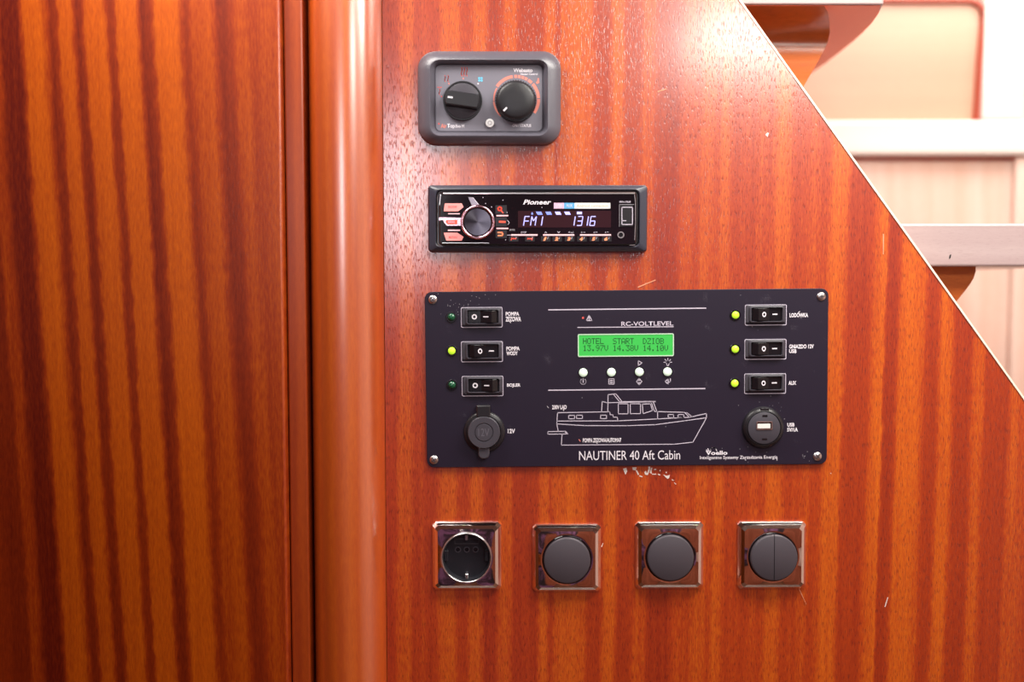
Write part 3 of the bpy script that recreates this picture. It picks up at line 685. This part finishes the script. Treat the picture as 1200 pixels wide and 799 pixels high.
def rocker(x0, y0, x1, y1, on):
    """housing, printed outline, tilted rocker with O and I marks"""
    r_ = d.rect(x0, y0, x1, y1, fw)
    hx = d.rect(x0 + 1.6, y0 + .6, x1 - 1.4, y1 - 2.8, fw + .003)
    w_in = d.rect(x0 + 8.5, y0 + 4.2, x1 - 5.8, y1 - 5.6, fw + .004)
    n = 5
    hs = MB().loft([at(rr(*hx, .0012, n), fw), at(rr(*hx, .0012, n), fw + .0014), at(rr(hx[0] , hx[1], hx[2] - .001, hx[3] - .001, .0012, n), fw + .0020),
        at(rr(w_in[0], w_in[1], w_in[2] + .007, w_in[3] + .0055, .0030, n), fw + .0022), at(rr(w_in[0], w_in[1], w_in[2] + .0055, w_in[3] + .0042, .0030, n), fw + .0046),
        at(rr(w_in[0], w_in[1], w_in[2] + .0028, w_in[3] + .0022, .0020, n), fw + .0050), at(rr(w_in[0], w_in[1], w_in[2] + .0012, w_in[3] + .0012, .0012, n), fw + .0040), at(rr(w_in[0], w_in[1], w_in[2] + .0012, w_in[3] + .0012, .0012, n), fw + .0002)], ring=True).build('rocker_switch', 'bezel_gray', d.o)
    MB().frame(*r_, .0018, .0009, fw, fw + PR).build('switch_outline', 'print_lilac', hs, smooth=0)
    L, R_, B, T_ = w_in[0] - w_in[2] / 2, w_in[0] + w_in[2] / 2, w_in[1] - w_in[3] / 2, w_in[1] + w_in[3] / 2
    W = w_in[2]
    if not on: pf = [(0, 0), (0, .0026), (.42, .0034), (.80, .0070), (1.0, .0030), (1, 0)]
    else: pf = [(0, 0), (0, .0030), (.20, .0070), (.58, .0034), (1.0, .0026), (1, 0)]
    prof_ = [(L + u * W, fw + v) for u, v in pf]
    MB().loft([[(x, -w_, B) for x, w_ in prof_], [(x, -w_, T_) for x, w_ in prof_]]).build('rocker', 'switch_black', hs, smooth=0, bevel=.0003)
    # marks lie on the tilted faces
    def surf(u):
        for (u0, v0), (u1, v1) in zip(pf[1:-2], pf[2:-1]):
            if u0 <= u <= u1: return fw + v0 + (v1 - v0) * (u - u0) / (u1 - u0)
        return fw + .003
    uo, ui = (.21, .60) if not on else (.40, .78)
    rad = .0031; cz_ = w_in[1]
    N_ = 20; lo = []; li = []
    for k in range(N_):
        t = 2 * math.pi * k / N_
        for (rd, ls) in ((rad, lo), (rad * .52, li)):
            u = uo + rd * math.cos(t) / W * (1 if not on else .8)
            ls.append((L + u * W, -(surf(u) + .0001), cz_ + rd * math.sin(t)))
    mk = MB(); base = len(mk.v); mk.v += lo + li
    for k in range(N_): k2_ = (k + 1) % N_; mk.f.append((k, k2_, N_ + k2_, N_ + k))
    mk.build('off_mark', 'print_white', hs, smooth=0)
    hw_, hh = .0030 / W, .0007
    mk = MB(); q = [(u, zz_) for u, zz_ in ((ui - hw_, -hh), (ui + hw_, -hh), (ui + hw_, hh), (ui - hw_, hh))]
    mk.v = [(L + u * W, -(surf(u) + .0001), cz_ + z_) for u, z_ in q]; mk.f = [(0, 1, 2, 3)]
    mk.build('on_mark', 'print_white', hs, smooth=0)
    return hs
for (x0, y0, x1, y1, on) in ((540, 360, 589, 383.6, 0), (540.2, 400, 589.4, 424, 1), (541, 440.6, 590, 464, 0), (873, 357, 921.8, 381, 1), (872.5, 397.4, 921.4, 421, 1), (872.2, 437.6, 921, 461.2, 1)):
    rocker(x0, y0, x1, y1, on)
for (x, y, on) in ((529, 371.5, 0), (529.4, 411, 1), (529.6, 451, 0), (862, 369, 1), (861.6, 409, 1), (861, 449, 1)):
    q = d.p(x, y, fw + .001)
    lo = MB().tube(q[0], q[1], 6.4 * s, 4.1 * s, fw, fw + .0012, 24, .0003).build('indicator_light', 'switch_black', d.o)
    r_ = 4.3 * s
    MB().loft([at(circ(q[0], q[1], r_, 20), fw), at(circ(q[0], q[1], r_, 20), fw + .0012), at(circ(q[0], q[1], r_ * .8, 20), fw + .0026), at(circ(q[0], q[1], r_ * .35, 20), fw + .0034)]).build('lens', 'led_on' if on else 'led_off', lo, smooth=60)
# labels
for (t_, x0, y0, x1, y1) in (('POMPA', 592.6, 365.4, 608.4, 370), ('ZEZOWA', 592.4, 371, 610.6, 376.6), ('POMPA', 593.4, 406, 609, 410.6), ('WODY', 593.4, 411.6, 606.8, 416.2), ('BOJLER', 594, 449.2, 610, 454),
        ('12V', 595, 502.4, 603.6, 507.6), ('LODOWKA', 925.2, 366.8, 947, 371.6), ('GNIAZDO 12V', 924.8, 403.6, 953.6, 408.2), ('USB', 924.8, 409.2, 933.4, 413.6), ('AUX', 924, 446.4, 933, 451),
        ('USB', 922.6, 495.4, 931, 499.8), ('5V/1A', 922.4, 501, 935, 505.6)):
    text(d, t_, x0, y0, x1, y1, 'print_white', fw, bold=.035)
for pts in ([(598.2, 376.2), (597.5, 377.4), (598.4, 378)], [(935.8, 366.2), (937, 365)], [(660.4, 479.2), (659.8, 480.3), (660.7, 480.8)], [(699.6, 517.8), (699, 518.8), (699.8, 519.3)], [(873.6, 537.6), (873.2, 538.6), (873.8, 539)], [(910.6, 537.6), (910.2, 538.6), (910.8, 539)]):
    lines(d, [pts], .8, 'print_white', fw, 'accent_mark')
# 12 V socket
q = d.p(567.6, 506.5, fw + .004); r_ = 24 * s
so = MB().loft([at(circ(*q, r_ + .0006, 48), fw), at(circ(*q, r_, 48), fw + .0020), at(circ(*q, r_ - .0014, 48), fw + .0034), at(circ(*q, 19.6 * s, 48), fw + .0040), at(circ(*q, 19.2 * s, 48), fw + .0030)]).build('power_socket', 'black_plastic', d.o, smooth=50)
q2 = d.p(567, 506.8, fw + .009)
MB().loft([at(circ(*q2, 18.8 * s, 48), fw + .0030), at(circ(*q2, 18.8 * s, 48), fw + .0085), at(circ(*q2, 18.0 * s, 48), fw + .0094), at(circ(*q2, 11.4 * s, 48), fw + .0094), at(circ(*q2, 11.0 * s, 48), fw + .0084), at(circ(*q2, 10.2 * s, 48), fw + .0084), at(circ(*q2, 9.6 * s, 48), fw + .0094)]).build('socket_cap', 'disc_plum' if False else 'bezel_gray', so, smooth=40)
r1 = d.rect(558.4, 475, 574.6, 489, fw + .007)
MB().block(*r1, .0012, fw, fw + .0090, .0012).build('hinge', 'black_plastic', so)
r1 = d.rect(560.4, 517, 573.6, 537.4, fw + .006)
MB().block(*r1, .0055, fw + .002, fw + .0070, .0010).build('pull_tab', 'bezel_gray', so)
text(d, '12V', 560.5, 502, 573.5, 511, 'emboss_gray', fw + .0094, parent=so, bold=0)
# usb socket
q = d.p(895, 501.2, fw + .004); r_ = 24 * s
uo_ = MB().loft([at(circ(*q, r_ + .0006, 48), fw), at(circ(*q, r_, 48), fw + .0026), at(circ(*q, r_ - .0018, 48), fw + .0052), at(circ(*q, 19.8 * s, 48), fw + .0062), at(circ(*q, 19.3 * s, 48), fw + .0048)]).build('usb_socket', 'black_plastic', d.o, smooth=50)
MB().disc(*q, 18.8 * s, fw + .003, fw + .0064, .0006, 48).build('socket_face', 'bezel_gray', uo_)
uw = fw + .0064
r1 = d.rect(886.4, 493.8, 905, 503.2, uw)
MB().frame(*r1, .0006, .0011, uw, uw + .0008).build('port_rim', 'steel', uo_)
MB().block(r1[0], r1[1], r1[2] - .001, r1[3] - .001, .0004, uw, uw + .0002).build('port_hole', 'switch_black', uo_, smooth=0)
r1 = d.rect(887.6, 496.4, 902.6, 501.6, uw)
MB().block(*r1, .0003, uw, uw + .0006).build('port_tongue', 'sticker_white', uo_, smooth=0)
for (x0, y0, x1, y1) in ((893.4, 486.2, 899.4, 488.4), (893, 513.6, 899, 515.6)):
    r1 = d.rect(x0, y0, x1, y1, uw); MB().block(*r1, .0002, uw, uw + .0002).build('notch', 'switch_black', uo_, smooth=0)
r1 = d.rect(891, 478.2, 901, 481, fw + .005); MB().block(*r1, .0005, fw + .003, fw + .0062, .0003).build('latch', 'black_plastic', uo_)
# LCD
r1 = d.rect(677, 391.4, 789.6, 417.2, fw)
lcd = MB().frame(*r1, .0018, .0012, fw, fw + .0008).build('lcd_screen', 'lcd_rim', d.o, smooth=0)
lw = fw + .0004
MB().block(r1[0], r1[1], r1[2] - .0012, r1[3] - .0012, .0014, fw, lw).build('backlight', 'lcd_green', lcd, smooth=0)
GL = {'H': '10001 10001 10001 11111 10001 10001 10001', 'O': '01110 10001 10001 10001 10001 10001 01110', 'T': '11111 00100 00100 00100 00100 00100 00100',
      'E': '11111 10000 10000 11110 10000 10000 11111', 'L': '10000 10000 10000 10000 10000 10000 11111', 'S': '01111 10000 10000 01110 00001 00001 11110',
      'A': '01110 10001 10001 10001 11111 10001 10001', 'R': '11110 10001 10001 11110 10100 10010 10001', 'D': '11100 10010 10001 10001 10001 10010 11100',
      'Z': '11111 00001 00010 00100 01000 10000 11111', 'I': '01110 00100 00100 00100 00100 00100 01110', 'B': '11110 10001 10001 11110 10001 10001 11110',
      '1': '00100 01100 00100 00100 00100 00100 01110', '3': '11111 00010 00100 00010 00001 10001 01110', '9': '01110 10001 10001 01111 00001 00010 01100',
      '7': '11111 00001 00010 00100 01000 01000 01000', 'V': '10001 10001 10001 10001 10001 01010 00100', '4': '00010 00110 01010 10010 11111 00010 00010',
      '8': '01110 10001 10001 01110 10001 10001 01110', '0': '01110 10001 10011 10101 11001 10001 01110', '.': '00000 00000 00000 00000 00000 01100 01100'}
for row, (line, ytop) in enumerate((('HOTEL  START  DZIOB', 396.2), ('13.97V 14.38V 14.10V', 404.4))):
    for ci, ch in enumerate(line):
        if ch == ' ': continue
        g = GL[ch].split(); mb = MB()
        for ry, rw in enumerate(g):
            for cx_, bit in enumerate(rw):
                if bit == '1':
                    x = 683.2 + ci * 5.02 + cx_ * .86; y = ytop + ry * .98
                    mb.poly([d.p(x, y, lw), d.p(x + .86, y, lw), d.p(x + .86, y + .98, lw), d.p(x, y + .98, lw)], lw, lw + PR)
        mb.build('lcd_character', 'lcd_ink', lcd, smooth=0)
# push buttons and icons
for x, y in ((683.6, 436.6), (716.6, 436.2), (749.4, 435.8), (782.4, 435.6)):
    q = d.p(x, y, fw + .002); bo = MB().loft([at(circ(*q, 5.0 * s, 28), fw), at(circ(*q, 5.0 * s, 28), fw + .0014), at(circ(*q, 4.2 * s, 28), fw + .0022), at(circ(*q, 2 * s, 28), fw + .0025)]).build('push_button', 'button_white', d.o, smooth=60)
    MB().tube(*q, 5.9 * s, 5.0 * s, fw, fw + .0003, 28).build('button_rim', 'switch_black', bo)
def ring_pts(x, y, r_, a0, a1, n_=14): return [(x + r_ * math.cos(math.radians(a0 + (a1 - a0) * k / n_)), y - r_ * math.sin(math.radians(a0 + (a1 - a0) * k / n_))) for k in range(n_ + 1)]
lines(d, [ring_pts(683.4, 447, 3.3, 130, 410), [(683.4, 443.4), (683.4, 448)]], .9, 'print_lilac', fw, 'power_symbol')
lines(d, [{'p': [(713.4, 443.6), (719.6, 443.6), (719.6, 450), (713.4, 450)]}, [(715, 445.4), (718, 445.4)], [(715, 446.9), (718, 446.9)], [(715, 448.4), (718, 448.4)]], .8, 'print_lilac', fw, 'list_symbol')
lines(d, [{'p': [(749, 443.4), (752.3, 447), (749, 450.6), (745.8, 447)]}, [(747.2, 445.6), (750.8, 445.6)], [(747.2, 448.3), (750.8, 448.3)]], 1.0, 'print_lilac', fw, 'arrows_symbol')
lines(d, [{'p': [(779.4, 447), (783, 444), (783, 450)]}, [(783.6, 448), (785.6, 447), (785.6, 443.8)]], 1.0, 'print_lilac', fw, 'enter_symbol')
lines(d, [{'p': [(748, 422.6), (748, 428), (752.6, 425.2)]}], .9, 'print_lilac', fw, 'play_symbol')
lines(d, [ring_pts(782.6, 424.4, 2.3, -50, 230), [(781.6, 426.6), (781.6, 428.4), (783.6, 428.4), (783.6, 426.6)]] + [[(782.6 + 3.0 * math.cos(t), 424.4 - 3.0 * math.sin(t)), (782.6 + 4.6 * math.cos(t), 424.4 - 4.6 * math.sin(t))] for t in [math.radians(a_) for a_ in (0, 45, 90, 135, 180)]], .8, 'print_lilac', fw, 'lamp_symbol')
lines(d, [{'p': [(690.4, 369.4), (693.6, 375.6), (687.2, 375.6)]}, [(690.4, 371.6), (690.4, 374.6)]], .9, 'print_lilac', fw, 'warning_symbol')
q = d.p(683.2, 372.4, fw); MB().disc(*q, 1.3 * s, fw, fw + .0004, 0, 14).build('alarm_light', 'print_red', d.o, smooth=0)
lines(d, [[(643, 363), (827, 361)]], 1.3, 'print_lilac', fw, 'rule_line')
lines(d, [[(643, 457.2), (826, 455.2)]], 1.3, 'print_lilac', fw, 'rule_line')
lines(d, [[(677, 383.6), (789, 382.8)]], .9, 'print_lilac', fw, 'rule_line')
text(d, 'RC-VOLTLEVEL', 728, 376.8, 789, 381.4, 'print_lilac', fw, bold=.015)
# boat
boat = [[(653.4, 483.5), (713.6, 482.4), (714.8, 483), (715, 485.8), (718.4, 486), (718.4, 488.6), (723.4, 488.8), (724, 492.6)],
        [(653.4, 483.5), (652.4, 496.6), (654.2, 505.2)], {'p': [(642, 505.6), (661.4, 505.3), (664.8, 508.4), (642, 508.6)]}, [(661, 505), (662.6, 505), (665.4, 508.4)],
        [(658.6, 508.6), (657.8, 521.5), (715, 521), (790, 520.4), (812, 518), (827.6, 490)],
        [(652.6, 493.3), (725, 493), (770, 490.8), (808, 488.8), (827.8, 484.4), (828, 489.6)],
        [(652.6, 496.6), (685, 498.6), (735, 498.7), (768, 497.5), (802, 493), (828, 489.4)],
        [(705, 482.4), (705.6, 470.4), (711, 471.6)], [(710, 471.8), (768, 470.6)], [(726, 470.6), (768, 470.2)], [(712.2, 482.4), (712.6, 462.4), (721.6, 461.4), (729, 470.6)], [(719, 462), (726.4, 471)],
        {'p': [(724.6, 473), (736, 473), (736, 484.8), (724.6, 484.8)]}, {'p': [(738.6, 473), (750.6, 473), (750.6, 484.6), (738.6, 484.6)]}, {'p': [(752.8, 473.4), (762.2, 473), (764.6, 481), (753.6, 484.6)]},
        [(763.6, 472.6), (766.8, 481.8)], [(765.8, 471.4), (769.6, 482)], [(767, 482), (769.6, 482.2), (801, 483), (805, 484), (811, 488.4)], [(805, 483.4), (811, 488)], [(770.6, 482.2), (770.6, 490.4)], [(803, 484), (807, 488)]]
for (x0, y0, x1, y1) in ((666.4, 486.6, 673.4, 490.6), (675.6, 486.4, 682.6, 490.4), (703.8, 486.4, 710.8, 490.4), (783, 485.6, 789.4, 489.4), (794.6, 485.6, 801.4, 489.2)):
    boat.append({'p': [(x0, y0), (x1, y0), (x1, y1), (x0, y1)]})
lines(d, boat, .85, 'print_lilac', fw, 'boat_drawing')
text(d, '230V LAD', 647, 474.6, 664, 479.4, 'print_white', fw, bold=.03)
lines(d, [[(641.4, 476), (642.8, 477.8)]], .9, 'mark_gray', fw, 'print_line')
text(d, 'POMPA ZEZOWA/AUTOMAT', 683, 513.4, 728, 518, 'print_white', fw, bold=.03)
lines(d, [[(678.6, 515), (679.8, 516.8)]], .9, 'print_salmon', fw, 'print_line')
text(d, 'NAUTINER 40 Aft Cabin', 678.6, 528.4, 797, 538.2, 'print_white', fw, bold=0.0)
text(d, 'Voello', 827, 528.2, 852.4, 532.8, 'print_white', fw, bold=.03)
lines(d, [ring_pts(836, 527.4, 3.2, 20, 170), [(828, 527), (830, 529)], [(829.5, 525.6), (831, 528.5)], [(838.8, 526.4), (840, 528)]], .9, 'print_white', fw, 'emblem')
text(d, 'Inteligentne Systemy Zarzadzania Energia', 820.2, 534.2, 911, 538.4, 'print_white', fw, bold=.01)
for (cx_, cy_, n_, sp_) in ((540, 362, 26, 14), (897, 480, 26, 16), (890, 375, 10, 25), (560, 352, 14, 14), (880, 535, 14, 18), (950, 535, 8, 6), (700, 480, 6, 60)):
    mb = MB()
    for k in range(n_):
        x, y = random.gauss(cx_, sp_), random.gauss(cy_, sp_ * .5)
        if not (503 < x < 965 and 344 < y < 542): continue
        q = d.p(x, y, fw); mb.poly(circ(q[0], q[1], random.uniform(.25, .5) * s, 5), fw, fw + PR * .5)
    dd = mb.build('dust', 'mark_gray', d.o, smooth=0); dd['kind'] = 'stuff'

# ================================================================== SOCKET AND LIGHT SWITCHES
def sq(cx, cz, half, r, n=12):
    """square outline sampled by angle so that it can be lofted to a circle"""
    pts = []
    for k in range(64):
        t = 2 * math.pi * (k + .5) / 64; c_, s_ = math.cos(t), math.sin(t); m_ = max(abs(c_), abs(s_)); h_ = half
        x, z = c_ / m_ * h_, s_ / m_ * h_
        pts.append((cx + x, cz + z))
    return pts
def circ64(cx, cz, r): return [(cx + r * math.cos(2 * math.pi * (k + .5) / 64), cz + r * math.sin(2 * math.pi * (k + .5) / 64)) for k in range(64)]
def frame_plate(d, x0, y0, x1, y1, hole):
    r_ = d.rect(x0, y0, x1, y1, .003); h = (r_[2] + r_[3]) / 4; c = (r_[0], r_[1])
    L = [at(sq(*c, h, 0), 0.0), at(sq(*c, h, 0), .0022), at(sq(*c, h - .0004, 0), .0028), at(sq(*c, h - .0034, 0), .0066), at(sq(*c, h - .0068, 0), .0090)]
    L += [at(circ64(*c, hole + .0020), .0097), at(circ64(*c, hole + .0004), .0095), at(circ64(*c, hole), .0080), at(circ64(*c, hole), 0.0)]
    o = MB().loft(L, ring=True).build('chrome_frame', 'chrome', d.o, smooth=14)
    return c
# power socket
d = Dev('power_socket', 547, 651, 0.2, 'square chrome-framed power socket with round black recessed insert', 'socket'); s = d.s
R = 29 * s
c = frame_plate(d, 507.2, 611, 586.6, 691.6, R)
ins = MB().loft([at(circ(*c, R - .0001, 48), .0), at(circ(*c, R - .0001, 48), .0108), at(circ(*c, R - .0012, 48), .0116), at(circ(*c, R - .0022, 48), .0110), at(circ(*c, R - .0030, 48), .0020)], cap1=True)
ins.build('insert', 'socket_black', d.o, smooth=40)
MB().tube(*c, R + .0004, R - .0009, .0095, .0120, 56, .0003).build('insert_ring', 'steel', d.o)
iw = .0020
for dx_, nm in ((-.0105, 'pin_hole'), (.0105, 'pin_hole'), (0, 'center_screw')):
    hx_ = c[0] + dx_; hz_ = c[1] + .0075
    h_ = MB().tube(hx_, hz_, .0036, .0026, iw, iw + .0007, 24).build(nm, 'bezel_gray', d.o)
    MB().disc(hx_, hz_, .0026, iw, iw + .0002, 0, 20).build('hole', 'switch_black', h_)
r1 = (c[0], c[1] + .0175, .029, .0065)
pl = MB().frame(*r1, .0008, .0006, iw, iw + .0008).build('name_plate', 'disc_plum', d.o)
for sz in (1, -1):
    MB().block(c[0], c[1] + sz * (R - .0062), .0034, .0062, .0008, iw, iw + .0062, .0006).build('earth_clip', 'steel', d.o)
for sx in (1, -1):
    MB().block(c[0] + sx * (R - .0052), c[1] + .001, .0045, .013, .0006, iw, iw + .0050, .0006).build('key_ridge', 'socket_black', d.o)

def light_switch(name, box, label, split, roll=0.0, group=None):
    x0, y0, x1, y1 = box
    d = Dev(name, (x0 + x1) / 2, (y0 + y1) / 2, roll, label, 'switch', group); s = d.s
    R = 28.6 * s
    c = frame_plate(d, x0, y0, x1, y1, R)
    MB().tube(*c, R - .0001, R - .0016, .001, .0105, 56, .0003).build('collar', 'black_gloss', d.o)
    rr_ = R - .0018; wz = .0150
    if not split:
        MB().loft([at(circ(*c, rr_, 56), .002), at(circ(*c, rr_, 56), wz - .0015), at(circ(*c, rr_ - .0004, 56), wz - .0005), at(circ(*c, rr_ - .0014, 56), wz)]).build('rocker_disc', 'disc_plum', d.o, smooth=50)
    else:
        for sx in (-1, 1):
            g = .00035
            def half(r_, w_):
                pts = [(c[0] + sx * max(r_ * math.cos(t), 0) + sx * g, c[1] + r_ * math.sin(t)) for t in [math.radians(-90 + 180 * k / 28) for k in range(29)]]
                return at(pts, w_)
            MB().loft([half(rr_, .002), half(rr_, wz - .0015), half(rr_ - .0004, wz - .0005), half(rr_ - .0014, wz)]).build('half_rocker', 'disc_plum', d.o, smooth=50)
light_switch('light_switch', (624.6, 614, 703.4, 693.6), 'chrome-framed single light switch with round dark grey disc beside the power socket', False, 0.2)
light_switch('light_switch', (744.8, 611.4, 823.6, 690.2), 'chrome-framed single light switch with round dark grey disc beside the split double switch', False, 0.3)
light_switch('double_light_switch', (865, 611.2, 943.6, 690), 'chrome-framed double light switch, round disc split by a vertical gap', True, 0.3)
